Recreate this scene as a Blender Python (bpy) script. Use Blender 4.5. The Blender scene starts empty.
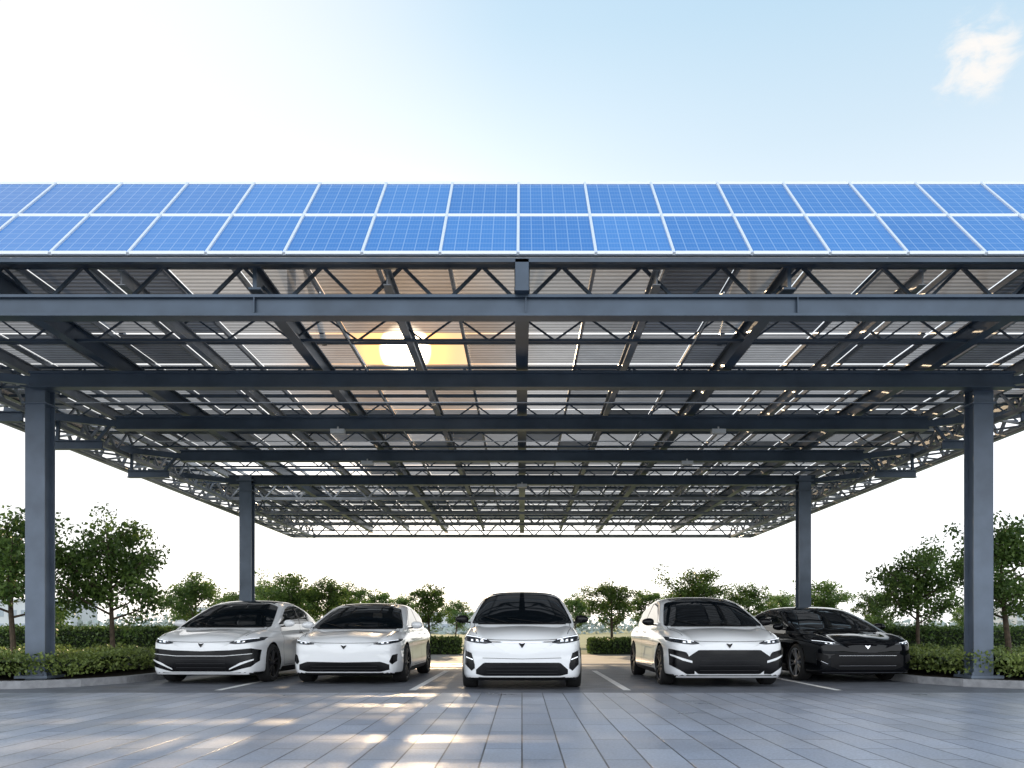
import bpy, math, random
import numpy as np
from mathutils import Vector, Matrix
from mathutils.bvhtree import BVHTree
random.seed(4); rng=np.random.default_rng(4)
scene=bpy.context.scene
scene.view_settings.view_transform='Standard'; scene.view_settings.look='None'; scene.view_settings.exposure=0; scene.view_settings.gamma=1

# ------------------------------------------------------------------ helpers
def new_mat(name):
    m=bpy.data.materials.new(name); m.use_nodes=True
    nt=m.node_tree; return m,nt,nt.nodes["Principled BSDF"]
def N(nt,t,**kw):
    n=nt.nodes.new(t)
    for k,v in kw.items(): setattr(n,k,v)
    return n
def simple(name,col,rough=.5,metal=0,coat=0,noise=0.0,nscale=3,emis=None,estr=0,bump=0,bscale=60,spec=.5):
    m,nt,p=new_mat(name)
    p.inputs['Base Color'].default_value=(*col,1); p.inputs['Roughness'].default_value=rough
    p.inputs['Metallic'].default_value=metal; p.inputs['Coat Weight'].default_value=coat
    p.inputs['Coat Roughness'].default_value=.03; p.inputs['Specular IOR Level'].default_value=spec
    tc=N(nt,'ShaderNodeTexCoord')
    if noise>0:
        n=N(nt,'ShaderNodeTexNoise'); n.inputs['Scale'].default_value=nscale; n.inputs['Detail'].default_value=6
        nt.links.new(tc.outputs['Object'],n.inputs['Vector'])
        r=N(nt,'ShaderNodeValToRGB'); r.color_ramp.elements[0].position=.3; r.color_ramp.elements[1].position=.7
        r.color_ramp.elements[0].color=(*[c*(1-noise) for c in col],1)
        r.color_ramp.elements[1].color=(*[min(1,c*(1+noise)) for c in col],1)
        nt.links.new(n.outputs['Fac'],r.inputs['Fac']); nt.links.new(r.outputs['Color'],p.inputs['Base Color'])
    if bump>0:
        n=N(nt,'ShaderNodeTexNoise'); n.inputs['Scale'].default_value=bscale; n.inputs['Detail'].default_value=4
        nt.links.new(tc.outputs['Object'],n.inputs['Vector'])
        b=N(nt,'ShaderNodeBump'); b.inputs['Strength'].default_value=bump; b.inputs['Distance'].default_value=.01
        nt.links.new(n.outputs['Fac'],b.inputs['Height']); nt.links.new(b.outputs['Normal'],p.inputs['Normal'])
    if emis:
        p.inputs['Emission Color'].default_value=(*emis,1); p.inputs['Emission Strength'].default_value=estr
    return m

class MB:
    def __init__(s): s.v=[];s.f=[];s.m=[];s.uv=None
    def add(s,vs,fs,m=0):
        o=len(s.v); s.v.extend([tuple(p) for p in vs]); s.f.extend([tuple(i+o for i in f) for f in fs]); s.m.extend([m]*len(fs))
    def box(s,c,d,m=0):
        x,y,z=c; a,b,h=d[0]/2,d[1]/2,d[2]/2
        vs=[(x-a,y-b,z-h),(x+a,y-b,z-h),(x+a,y+b,z-h),(x-a,y+b,z-h),(x-a,y-b,z+h),(x+a,y-b,z+h),(x+a,y+b,z+h),(x-a,y+b,z+h)]
        s.add(vs,[(0,3,2,1),(4,5,6,7),(0,1,5,4),(1,2,6,5),(2,3,7,6),(3,0,4,7)],m)
    def beam(s,p,q,w,h,m=0):
        p=Vector(p);q=Vector(q);d=(q-p).normalized()
        up=Vector((0,0,1)) if abs(d.z)<.95 else Vector((0,1,0))
        r=d.cross(up).normalized(); u=r.cross(d).normalized()
        vs=[]
        for b in (p,q):
            for a,c in ((-1,-1),(1,-1),(1,1),(-1,1)): vs.append(b+r*a*w/2+u*c*h/2)
        s.add(vs,[(3,2,1,0),(4,5,6,7),(0,1,5,4),(1,2,6,5),(2,3,7,6),(3,0,4,7)],m)
    def ibeam(s,p,q,w,h,m=0,t=.02,web=.03):
        p=Vector(p);q=Vector(q)
        dz=Vector((0,0,h/2-t/2))
        s.beam(p+dz,q+dz,w,t,m); s.beam(p-dz,q-dz,w,t,m); s.beam(p,q,web,h-2*t,m)
    def tube(s,pts,rad,n=8,m=0,cap=True):
        rings=[]
        for i,p in enumerate(pts):
            p=Vector(p)
            d=(Vector(pts[min(i+1,len(pts)-1)])-Vector(pts[max(i-1,0)])).normalized()
            up=Vector((0,1,0)) if abs(d.z)>.7 else Vector((0,0,1))
            a=d.cross(up).normalized(); b=a.cross(d)
            rings.append([p+(a*math.cos(2*math.pi*k/n)+b*math.sin(2*math.pi*k/n))*rad[i] for k in range(n)])
        vs=[v for r in rings for v in r]; fs=[]
        for i in range(len(pts)-1):
            for k in range(n):
                fs.append((i*n+k,i*n+(k+1)%n,(i+1)*n+(k+1)%n,(i+1)*n+k))
        if cap: fs.append(tuple(range(n))[::-1]); fs.append(tuple((len(pts)-1)*n+k for k in range(n)))
        s.add(vs,fs,m)
    def grid(s,P,m=0):
        n=len(P);k=len(P[0]); vs=[p for r in P for p in r]
        s.add(vs,[(i*k+j,(i+1)*k+j,(i+1)*k+j+1,i*k+j+1) for i in range(n-1) for j in range(k-1)],m)
    def build(s,name,mats,smooth=False,parent=None):
        me=bpy.data.meshes.new(name); me.from_pydata(s.v,[],s.f)
        for m in mats: me.materials.append(m)
        me.polygons.foreach_set('material_index',s.m)
        if smooth: me.polygons.foreach_set('use_smooth',[True]*len(s.f))
        me.update()
        o=bpy.data.objects.new(name,me); scene.collection.objects.link(o)
        if parent: o.parent=parent
        return o
def empty(name,loc=(0,0,0),rz=0):
    e=bpy.data.objects.new(name,None); e.location=loc; e.rotation_euler=(0,0,rz); e.empty_display_size=.2
    scene.collection.objects.link(e); return e

# ------------------------------------------------------------------ camera
cam=bpy.data.cameras.new("camera"); co=bpy.data.objects.new("camera",cam); scene.collection.objects.link(co)
co.location=(0,0,1.0); co.rotation_euler=(math.radians(90),0,0)
cam.sensor_width=36; cam.lens=800/1024*36; cam.shift_y=244/1024; cam.shift_x=-10/1024
cam.clip_end=6000; scene.camera=co

# ------------------------------------------------------------------ light
EL,AZ=math.radians(19),math.radians(-8.3)
sd=Vector((math.sin(AZ)*math.cos(EL),math.cos(AZ)*math.cos(EL),math.sin(EL)))
sun=bpy.data.lights.new("sun",'SUN'); so=bpy.data.objects.new("sun",sun); scene.collection.objects.link(so)
sun.energy=5; sun.angle=math.radians(.6); sun.color=(1,.74,.46)
so.rotation_euler=sd.to_track_quat('Z','Y').to_euler(); so.location=(-10,60,30)
w=bpy.data.worlds.new("World"); scene.world=w; w.use_nodes=True; nt=w.node_tree
bg=nt.nodes['Background']; bg.inputs['Strength'].default_value=.15
sky=N(nt,'ShaderNodeTexSky',sky_type='NISHITA'); sky.sun_disc=False; sky.sun_elevation=EL; sky.sun_rotation=AZ
sky.air_density=1.0; sky.dust_density=1.5; sky.ozone_density=1.5
tc=N(nt,'ShaderNodeTexCoord')
nrm0=N(nt,'ShaderNodeVectorMath',operation='NORMALIZE'); nt.links.new(tc.outputs['Generated'],nrm0.inputs[0])
sepz=N(nt,'ShaderNodeSeparateXYZ'); nt.links.new(nrm0.outputs[0],sepz.inputs[0])
ramp=N(nt,'ShaderNodeValToRGB'); e=ramp.color_ramp.elements
K=1/2.2
def setc(el,c): el.color=(c[0]*K,c[1]*K,c[2]*K,1)
e[0].position=0; setc(e[0],(1.75,1.8,1.85)); e[1].position=1; setc(e[1],(.34,.58,.92))
for pos,c in ((.28,(1.5,1.55,1.6)),(.41,(.90,1.01,1.09)),(.50,(.71,.88,1.0)),(.60,(.56,.79,.96))):
    q=ramp.color_ramp.elements.new(pos); setc(q,c)
nt.links.new(sepz.outputs['Z'],ramp.inputs['Fac'])
sc=N(nt,'ShaderNodeVectorMath',operation='SCALE'); sc.inputs['Scale'].default_value=2.2/.15; nt.links.new(ramp.outputs['Color'],sc.inputs[0])
mix=N(nt,'ShaderNodeMix',data_type='RGBA'); mix.inputs['Factor'].default_value=.85
nt.links.new(sky.outputs['Color'],mix.inputs['A']); nt.links.new(sc.outputs[0],mix.inputs['B'])
def dirmask(direction,a0,a1):
    d=N(nt,'ShaderNodeVectorMath',operation='DOT_PRODUCT'); d.inputs[1].default_value=direction
    nt.links.new(nrm0.outputs[0],d.inputs[0])
    mr=N(nt,'ShaderNodeMapRange',interpolation_type='SMOOTHSTEP'); mr.inputs['From Min'].default_value=math.cos(math.radians(a0)); mr.inputs['From Max'].default_value=math.cos(math.radians(a1))
    nt.links.new(d.outputs['Value'],mr.inputs['Value']); return mr
def mixin(prev,fac,col,mult=None):
    m=N(nt,'ShaderNodeMix',data_type='RGBA'); m.inputs['B'].default_value=(*[c/.15 for c in col],1)
    f=fac
    if mult:
        mm=N(nt,'ShaderNodeMath',operation='MULTIPLY'); nt.links.new(fac,mm.inputs[0]); mm.inputs[1].default_value=mult; f=mm.outputs[0]
    nt.links.new(f,m.inputs['Factor']); nt.links.new(prev,m.inputs['A']); return m.outputs['Result']
hz=dirmask(Vector((-.66,.72,.5)).normalized(),38,6)
cur=mixin(mix.outputs['Result'],hz.outputs[0],(1.1,1.1,1.09),.85)
cur=mixin(cur,dirmask(Vector((0,-1,.3)).normalized(),80,25).outputs[0],(2.0,2.1,2.22),.9)  # added bright sky lobe behind the camera, fills the car fronts
mpn=N(nt,'ShaderNodeMapping'); mpn.inputs['Scale'].default_value=(1,1,1.8); mpn.inputs['Rotation'].default_value=(0,.5,0)
nt.links.new(nrm0.outputs[0],mpn.inputs['Vector'])
cn=N(nt,'ShaderNodeTexNoise'); cn.inputs['Scale'].default_value=26; cn.inputs['Detail'].default_value=10; cn.inputs['Roughness'].default_value=.62; cn.inputs['Distortion'].default_value=.4
nt.links.new(mpn.outputs[0],cn.inputs['Vector'])
mk=dirmask(Vector((456/800,1,572/800)).normalized(),3.0,.2)
ad=N(nt,'ShaderNodeMath',operation='MULTIPLY_ADD'); nt.links.new(mk.outputs[0],ad.inputs[0]); ad.inputs[1].default_value=.30; nt.links.new(cn.outputs['Fac'],ad.inputs[2])
cr=N(nt,'ShaderNodeMapRange',interpolation_type='SMOOTHSTEP'); cr.inputs['From Min'].default_value=.60; cr.inputs['From Max'].default_value=.92
nt.links.new(ad.outputs[0],cr.inputs['Value'])
mu=N(nt,'ShaderNodeMath',operation='MULTIPLY'); nt.links.new(mk.outputs[0],mu.inputs[0]); nt.links.new(cr.outputs[0],mu.inputs[1])
cur=mixin(cur,mu.outputs[0],(1.0,.97,.94),1)
# aureole and disc of the low sun
cur=mixin(cur,dirmask(sd,9.5,3).outputs[0],(1.35,.78,.36),.95)
cur=mixin(cur,dirmask(sd,3.6,1.3).outputs[0],(2.2,1.15,.42),1)
cur=mixin(cur,dirmask(sd,1.8,1.0).outputs[0],(14,11.5,8),1)
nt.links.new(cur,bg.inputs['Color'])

# ------------------------------------------------------------------ materials
steel=simple("dark_steel_paint",(.055,.078,.11),.34,.3,noise=.2,nscale=2)
steel_l=simple("grey_steel",(.26,.275,.30),.4,.4,noise=.2,nscale=3)
steel_p=simple("post_steel_paint",(.12,.15,.195),.4,.2,noise=.18,nscale=2)
rodm=simple("galvanised_rod",(.55,.56,.57),.4,.4)
alu=simple("aluminium_frame",(.74,.78,.82),.35,.2)
soil=simple("soil",(.05,.035,.022),.95,noise=.4,nscale=8)
kerbm=simple("kerb_concrete",(.28,.285,.3),.8,noise=.2,nscale=9,bump=.3)
white_line=simple("road_paint",(.78,.78,.77),.6,noise=.08,nscale=12)
bark=simple("bark",(.09,.065,.045),.9,noise=.4,nscale=12,bump=.6,bscale=30)

def leaf_mat(name,c0,c1,trans=.35):
    m,nt,p=new_mat(name)
    geo=N(nt,'ShaderNodeNewGeometry'); tc=N(nt,'ShaderNodeTexCoord')
    n=N(nt,'ShaderNodeTexNoise'); n.inputs['Scale'].default_value=2.2; n.inputs['Detail'].default_value=3
    nt.links.new(tc.outputs['Object'],n.inputs['Vector'])
    a=N(nt,'ShaderNodeMath',operation='ADD'); s=N(nt,'ShaderNodeMath',operation='MULTIPLY'); s.inputs[1].default_value=.45
    nt.links.new(geo.outputs['Random Per Island'],s.inputs[0]); nt.links.new(n.outputs['Fac'],a.inputs[0]); nt.links.new(s.outputs[0],a.inputs[1])
    r=N(nt,'ShaderNodeValToRGB'); r.color_ramp.elements[0].position=.4; r.color_ramp.elements[1].position=1.0
    r.color_ramp.elements[0].color=(*c0,1); r.color_ramp.elements[1].color=(*c1,1)
    nt.links.new(a.outputs[0],r.inputs['Fac']); nt.links.new(r.outputs['Color'],p.inputs['Base Color'])
    p.inputs['Roughness'].default_value=.5
    t=N(nt,'ShaderNodeBsdfTranslucent'); nt.links.new(r.outputs['Color'],t.inputs['Color'])
    mx=N(nt,'ShaderNodeMixShader'); mx.inputs[0].default_value=trans
    nt.links.new(p.outputs[0],mx.inputs[1]); nt.links.new(t.outputs[0],mx.inputs[2])
    nt.links.new(mx.outputs[0],nt.nodes['Material Output'].inputs['Surface'])
    return m
leafm=leaf_mat("tree_leaves",(.04,.09,.022),(.18,.28,.06),.45)
leafh=leaf_mat("hedge_leaves",(.04,.08,.02),(.15,.23,.05),.3)
leafg=leaf_mat("groundcover_leaves",(.06,.10,.025),(.26,.33,.08),.3)
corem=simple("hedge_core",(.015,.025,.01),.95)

# ground
def sheet(name,x0,x1,y0,y1,z,mat):
    mb=MB(); mb.add([(x0,y0,z),(x1,y0,z),(x1,y1,z),(x0,y1,z)],[(0,1,2,3)]); return mb.build(name,[mat])
lawn=simple("lawn",(.10,.13,.05),.9,noise=.35,nscale=.6,bump=.8,bscale=20)
sheet("ground",-1500,1500,-600,3000,0,lawn)

# paving
def paving_mat():
    m,nt,p=new_mat("paving_slabs")
    tc=N(nt,'ShaderNodeTexCoord'); mp=N(nt,'ShaderNodeMapping'); mp.inputs['Rotation'].default_value=(0,0,math.radians(90))
    nt.links.new(tc.outputs['Object'],mp.inputs['Vector'])
    b=N(nt,'ShaderNodeTexBrick'); b.offset=.5; b.inputs['Scale'].default_value=1
    b.inputs['Brick Width'].default_value=1.1; b.inputs['Row Height'].default_value=.31; b.inputs['Mortar Size'].default_value=.008
    b.inputs['Mortar Smooth'].default_value=.3
    b.inputs['Color1'].default_value=(.25,.28,.345,1); b.inputs['Color2'].default_value=(.36,.385,.445,1); b.inputs['Mortar'].default_value=(.045,.05,.065,1)
    nt.links.new(mp.outputs[0],b.inputs['Vector'])
    n=N(nt,'ShaderNodeTexNoise'); n.inputs['Scale'].default_value=.7; n.inputs['Detail'].default_value=8; n.inputs['Roughness'].default_value=.6
    nt.links.new(tc.outputs['Object'],n.inputs['Vector'])
    n2=N(nt,'ShaderNodeTexNoise'); n2.inputs['Scale'].default_value=45; n2.inputs['Detail'].default_value=4
    nt.links.new(tc.outputs['Object'],n2.inputs['Vector'])
    av=N(nt,'ShaderNodeMath',operation='ADD'); nt.links.new(n.outputs['Fac'],av.inputs[0]); nt.links.new(n2.outputs['Fac'],av.inputs[1])
    mr=N(nt,'ShaderNodeMapRange'); mr.inputs['From Min'].default_value=.7; mr.inputs['From Max'].default_value=1.3; mr.inputs['To Min'].default_value=.68; mr.inputs['To Max'].default_value=1.22
    nt.links.new(av.outputs[0],mr.inputs['Value'])
    mm=N(nt,'ShaderNodeVectorMath',operation='SCALE'); nt.links.new(b.outputs['Color'],mm.inputs[0]); nt.links.new(mr.outputs[0],mm.inputs['Scale'])
    nt.links.new(mm.outputs[0],p.inputs['Base Color'])
    rr=N(nt,'ShaderNodeMapRange'); rr.inputs['From Min'].default_value=.3; rr.inputs['From Max'].default_value=.7; rr.inputs['To Min'].default_value=.26; rr.inputs['To Max'].default_value=.48
    nt.links.new(n.outputs['Fac'],rr.inputs['Value']); nt.links.new(rr.outputs[0],p.inputs['Roughness'])
    bp=N(nt,'ShaderNodeBump'); bp.inputs['Strength'].default_value=.5; bp.inputs['Distance'].default_value=.004; bp.invert=True
    nt.links.new(b.outputs['Fac'],bp.inputs['Height'])
    b2=N(nt,'ShaderNodeBump'); b2.inputs['Strength'].default_value=.2; b2.inputs['Distance'].default_value=.003
    nt.links.new(n2.outputs['Fac'],b2.inputs['Height']); nt.links.new(bp.outputs[0],b2.inputs['Normal'])
    nt.links.new(b2.outputs[0],p.inputs['Normal'])
    return m
asph=simple("parking_asphalt",(.13,.14,.165),.5,noise=.25,nscale=2.5,bump=.4,bscale=90)
concrete=simple("pale_concrete",(.42,.41,.39),.8,noise=.15,nscale=1.2)
sheet("pavement",-40,40,-12,12.3,.004,paving_mat())
sheet("parking_area",-40,40,12.3,22.5,.004,asph)
sheet("rear_path",-40,40,22.5,30,.004,concrete)
mb=MB()
for x in (-4.85,-1.75,1.68,5.05):
    mb.add([(x-.06,12.75,.008),(x+.06,12.75,.008),(x+.06,18.6,.008),(x-.06,18.6,.008)],[(0,1,2,3)])
mb.build("parking_line_markings",[white_line])

# ------------------------------------------------------------------ planting beds
def leaves_np(C,size,flat=0.0):
    n=len(C); u=rng.normal(size=(n,3)); u[:,2]*=(1-flat); u/=np.linalg.norm(u,axis=1)[:,None]+1e-9
    t=rng.normal(size=(n,3)); v=np.cross(u,t); v/=np.linalg.norm(v,axis=1)[:,None]+1e-9
    s=size*rng.uniform(.6,1.3,size=(n,1))
    a=C-u*s*.5; b=C+v*s*.30; c=C+u*s*.5; d=C-v*s*.30
    V=np.stack([a,b,c,d],1).reshape(-1,3)
    F=np.arange(4*n).reshape(-1,4)
    return V,F
def mesh_np(name,parts,mats,smoothparts=()):
    vs=[];fs=[];mi=[];o=0
    for V,F,m in parts:
        vs.extend(map(tuple,V)); fs.extend([tuple(int(i)+o for i in f) for f in F]); mi.extend([m]*len(F)); o+=len(V)
    me=bpy.data.meshes.new(name); me.from_pydata(vs,[],fs)
    for m in mats: me.materials.append(m)
    me.polygons.foreach_set('material_index',mi); me.update(); return me
def hnoise(x,y,s=1.0):
    return (np.sin(x*1.7*s+y*.9*s)+np.sin(x*.8*s-y*2.1*s+1.3)+np.sin(x*3.1*s+2)*np.sin(y*2.7*s))/3

bedL=[(-7.0,19.8),(-7.0,15.4),(-7.12,14.4),(-7.5,13.6),(-8.2,13.08),(-9.2,12.85),(-11,12.75),(-14,12.6),(-30,12.4),(-30,19.8)]
def mirror(P): return [(-x,y) for x,y in P]
def inside(P,x,y):
    c=np.zeros(len(x),bool); n=len(P)
    for i in range(n):
        x1,y1=P[i];x2,y2=P[(i+1)%n]
        cond=((y1>y)!=(y2>y))&(x<(x2-x1)*(y-y1)/((y2-y1)+1e-12)+x1); c^=cond
    return c
def offset_in(P,d):
    out=[];n=len(P)
    area=sum(P[i][0]*P[(i+1)%n][1]-P[(i+1)%n][0]*P[i][1] for i in range(n))
    sgn=1 if area>0 else -1
    for i in range(n):
        p0=Vector(P[i-1]);p=Vector(P[i]);p1=Vector(P[(i+1)%n])
        a=(p-p0).normalized();b=(p1-p).normalized()
        na=Vector((-a.y,a.x))*sgn; nb=Vector((-b.y,b.x))*sgn; m=(na+nb).normalized()
        out.append(tuple(p+m*d/max(.4,m.dot(na))))
    return out
def bed(P):
    e=empty("planting_bed")
    I=offset_in(P,.16); mb=MB(); n=len(P); z=.13
    vs=[(x,y,0) for x,y in P]+[(x,y,z) for x,y in P]+[(x,y,z) for x,y in I]+[(x,y,.02) for x,y in I]
    fs=[]
    for i in range(n):
        j=(i+1)%n
        for k in range(3): fs.append((k*n+i,k*n+j,(k+1)*n+j,(k+1)*n+i))
    mb.add(vs,fs,0); mb.build("kerb",[kerbm],parent=e)
    J=offset_in(P,.17); mb=MB(); mb.add([(x,y,.1) for x,y in J],[tuple(range(n))],0); mb.build("soil",[soil],parent=e)
    K=offset_in(P,.22); xs=[p[0] for p in K]
    xmin,xmax=max(min(xs),-17),min(max(xs),17)
    M=60000; x=rng.uniform(xmin,xmax,M); y=12.5+6.8*rng.uniform(0,1,M)**1.4
    ok=inside(K,x,y); x=x[ok];y=y[ok]
    Hh=.46+.13*hnoise(x,y,2.2)+.05*hnoise(y,x,6)
    z=.1+Hh*rng.uniform(.08,1.0,len(x))**.6
    V,F=leaves_np(np.stack([x,y,z],1),.068)
    gf=[]
    step=.2
    X=np.arange(xmin,xmax,step);Y=np.arange(12.5,19.4,step)
    XX,YY=np.meshgrid(X,Y,indexing='ij'); ins=inside(offset_in(P,.4),XX.ravel(),YY.ravel()).reshape(XX.shape)
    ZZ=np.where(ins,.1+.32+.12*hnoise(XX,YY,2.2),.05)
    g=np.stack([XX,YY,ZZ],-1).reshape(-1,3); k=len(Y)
    for i in range(len(X)-1):
        for j in range(k-1):
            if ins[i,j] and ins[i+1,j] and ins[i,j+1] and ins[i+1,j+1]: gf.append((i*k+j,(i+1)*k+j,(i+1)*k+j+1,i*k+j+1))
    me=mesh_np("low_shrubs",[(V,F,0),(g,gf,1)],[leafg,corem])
    o=bpy.data.objects.new("low_shrubs",me); o.parent=e; scene.collection.objects.link(o)
bed(bedL); bed(mirror(bedL))

def hedge(x0,x1,y0,y1,h,n,size=.08):
    V=[];
    A=[(x1-x0)*(y1-y0),(x1-x0)*h,(y1-y0)*h,(y1-y0)*h]; tot=sum(A)
    def j(k,s=.035): return rng.normal(0,s,k)
    k=int(n*A[0]/tot); V.append(np.stack([rng.uniform(x0,x1,k),rng.uniform(y0,y1,k),h+j(k)],1))
    k=int(n*A[1]/tot); V.append(np.stack([rng.uniform(x0,x1,k),y0+j(k),rng.uniform(0.05,h,k)],1))
    for xx in (x0,x1):
        k=int(n*A[2]/tot); V.append(np.stack([xx+j(k),rng.uniform(y0,y1,k),rng.uniform(0.05,h,k)],1))
    C=np.concatenate(V); C[:,2]+=.04*hnoise(C[:,0],C[:,1],3)
    v,f=leaves_np(C,size)
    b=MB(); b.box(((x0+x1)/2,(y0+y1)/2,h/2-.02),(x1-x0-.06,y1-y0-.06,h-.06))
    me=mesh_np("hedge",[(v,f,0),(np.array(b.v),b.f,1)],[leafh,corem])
    o=bpy.data.objects.new("hedge",me); scene.collection.objects.link(o)
hedge(-16,-8.6,20.2,21.2,.98,14000)
hedge(8.6,17,20.2,21.2,.98,14000)
hedge(-14,-2.4,30.2,31.4,.6,9000,.12)
hedge(2.6,14,30.2,31.4,.55,9000,.12)
hedge(-30,-13,26,27,.9,6000,.12)
hedge(13,30,26,27,.9,6000,.12)

# ------------------------------------------------------------------ trees
def tree_mesh(seed,H=3.4,R=1.1,nl=11000,ls=.085):
    r=random.Random(seed); mb=MB()
    th=H*.36; lean=(r.uniform(-.1,.1),r.uniform(-.1,.1))
    top=Vector((lean[0]*2,lean[1]*2,H*.84))
    tp=[Vector((0,0,0)),Vector((lean[0]*.3,lean[1]*.3,th*.5)),Vector((lean[0],lean[1],th)),Vector((lean[0]*1.6,lean[1]*1.2,H*.6)),top]
    mb.tube(tp,[H*.02,H*.016,H*.014,H*.009,H*.003],8,0)
    tips=[]
    nb=16
    for i in range(nb):
        f=i/(nb-1); z0=th*.9+(H*.76-th*.9)*f*.95
        k=0
        while k<3 and tp[k+1].z<z0: k+=1
        t=(z0-tp[k].z)/(tp[k+1].z-tp[k].z); b=tp[k].lerp(tp[k+1],t)
        ang=i*2.4+r.uniform(-.5,.5)
        L=R*(.55+.45*math.sin(math.pi*min(1,.2+.8*f)))*r.uniform(.6,1.12)*(1-.5*max(0,f-.45))
        rise=L*r.uniform(.3,.7)+f*.12
        e=b+Vector((math.cos(ang)*L,math.sin(ang)*L,rise))
        m=b.lerp(e,.5)+Vector((0,0,-.05*L))
        mb.tube([b,m,e],[H*.008,H*.005,H*.002],6,0)
        for q in range(5):
            s=m.lerp(e,r.uniform(-.4,1)); dv=Vector((r.gauss(0,1),r.gauss(0,1),r.gauss(.35,.8))).normalized()*R*r.uniform(.16,.36)
            en=s+dv; mb.tube([s,en],[H*.003,H*.0012],4,0); tips.append((en,r.uniform(.4,1.4))); tips.append((s.lerp(en,.4),.6))
    tips.append((top+Vector((0,0,H*.05)),1.2))
    C=[]
    wsum=sum(t[1] for t in tips)
    for t,wt in tips:
        k=int(nl*wt/wsum); sp=R*.12*wt**.4
        c=rng.normal(size=(k,3)); ln=np.linalg.norm(c,axis=1)[:,None]; c=c/ln*np.minimum(ln,1.9)
        C.append(c*np.array([sp,sp,sp*.7])+np.array(t))
    C=np.concatenate(C); V,F=leaves_np(C,ls)
    return mesh_np("tree",[(np.array([tuple(v) for v in mb.v]),mb.f,0),(V,F,1)],[bark,leafm])
tm=[tree_mesh(11,nl=8500),tree_mesh(23,R=1.2,nl=9500),tree_mesh(37,R=.95,H=3.2,nl=7500),tree_mesh(51,R=1.3,H=3.1,nl=9500),tree_mesh(77,R=1.1,H=3.3,nl=8000)]
def put_tree(px,py_top,D,var,wide=1.0,rot=None):
    h=(628-py_top)/800*D+1.0; x=(px-522)/800*D
    base=[3.4,3.4,3.2,3.1,3.3][var]
    o=bpy.data.objects.new("tree",tm[var]); s=h/base
    o.location=(x,D,.1 if D<20 else 0); o.scale=(s*wide,s*wide,s); o.rotation_euler=(0,0,random.uniform(0,6.28) if rot is None else rot); scene.collection.objects.link(o)
put_tree(14,505,15.6,3,1.0,1.0)
put_tree(113,516,16.6,3,.95)
put_tree(192,564,25,4,1.15)
put_tree(1010,508,15.6,1,1.0)
put_tree(918,543,19.6,3,.95)
put_tree(872,583,27,2,1.)
for px,py,D,v,wd in ((262,575,36,0,1.),(290,568,33,3,1.),(325,572,34,1,1.),(350,576,38,4,1.),(374,584,42,2,1.05),(430,578,32,2,1.05),(402,590,46,0,1.1),
    (574,588,42,4,1.),(612,574,31,0,1.1),(643,584,40,2,1.1),(697,564,32,3,1.1),(745,578,34,1,1.05),(783,586,42,0,1.1),(825,576,34,3,1.05),(672,588,46,4,1.05),
    (232,588,44,1,1.05),(50,598,48,3,1.),(965,600,40,0,1.),(455,596,50,1,1.),(308,586,50,0,1.)):
    put_tree(px,py,D,v,wd)
C=[]
for i in range(900):
    x=rng.uniform(-190,190); y=rng.uniform(120,170); hh=rng.uniform(1.0,3.0)+1.0*math.sin(x*.09)
    C.append(rng.normal(size=(26,3))*np.array([1.8,1.5,max(.4,hh*.28)])+np.array([x,y,max(.6,hh*.5)]))
C=np.concatenate(C); C[:,2]=np.abs(C[:,2]); V,F=leaves_np(C,.9)
hazy=simple("distant_foliage_hazed",(.33,.38,.36),.9,noise=.2,nscale=.2)  # aerial haze mixed into the pale leaf colour
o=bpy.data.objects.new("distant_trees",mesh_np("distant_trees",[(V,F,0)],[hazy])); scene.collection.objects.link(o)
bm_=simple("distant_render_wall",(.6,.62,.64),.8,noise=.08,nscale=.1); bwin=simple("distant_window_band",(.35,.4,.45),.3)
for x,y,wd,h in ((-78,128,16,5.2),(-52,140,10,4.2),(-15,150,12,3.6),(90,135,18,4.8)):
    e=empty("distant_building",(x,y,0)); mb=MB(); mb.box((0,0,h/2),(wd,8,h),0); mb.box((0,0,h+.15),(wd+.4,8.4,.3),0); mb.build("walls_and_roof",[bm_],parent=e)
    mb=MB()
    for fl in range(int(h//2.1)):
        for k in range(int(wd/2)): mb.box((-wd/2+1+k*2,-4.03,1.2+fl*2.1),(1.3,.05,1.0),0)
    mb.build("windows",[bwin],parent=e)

# ------------------------------------------------------------------ canopy
can=empty("solar_carport_canopy")
mb=MB() # posts
PD=13.95
for x,D,ht in ((-8.40,PD,5.3),(7.96,PD,5.3),(-7.8,22.7,5.3),(7.98,22.7,5.3)):
    wd=.34
    mb.box((x,D-.14,ht/2),(wd,.03,ht)); mb.box((x,D+.14,ht/2),(wd,.03,ht)); mb.box((x,D,ht/2),(.20,.25,ht))
    mb.box((x,D,.16),(.56,.56,.05)); mb.box((x,D,ht-.14),(.46,.42,.04))
    mb.box((x,D,ht-.42),(.42,.38,.03))
    for k in (-.22,.22):
        for l in (-.22,.22): mb.tube([(x+k,D+l,.185),(x+k,D+l,.24)],[.02,.02],6)
mb.build("posts",[steel_p],parent=can)
HW=10.6
mb=MB() # main beams
for i,D in enumerate((10.25,13.55,16.4,19.5,22.7)):
    e_=HW if i==0 else 8.3
    z_=5.10 if i==0 else 5.19
    mb.ibeam((-e_,D,z_),(e_,D,z_),.2,.27,0,t=.035,web=.10)
    if i==0:
        x=-10.3
        while x<10.4: mb.box((x,D-.08,z_),(.012,.05,.196),0); x+=3.45
    if i>0:
        for s in (-1,1): mb.beam((s*8.3,D,5.18),(s*HW,D,5.45),.10,.14,0)
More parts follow.
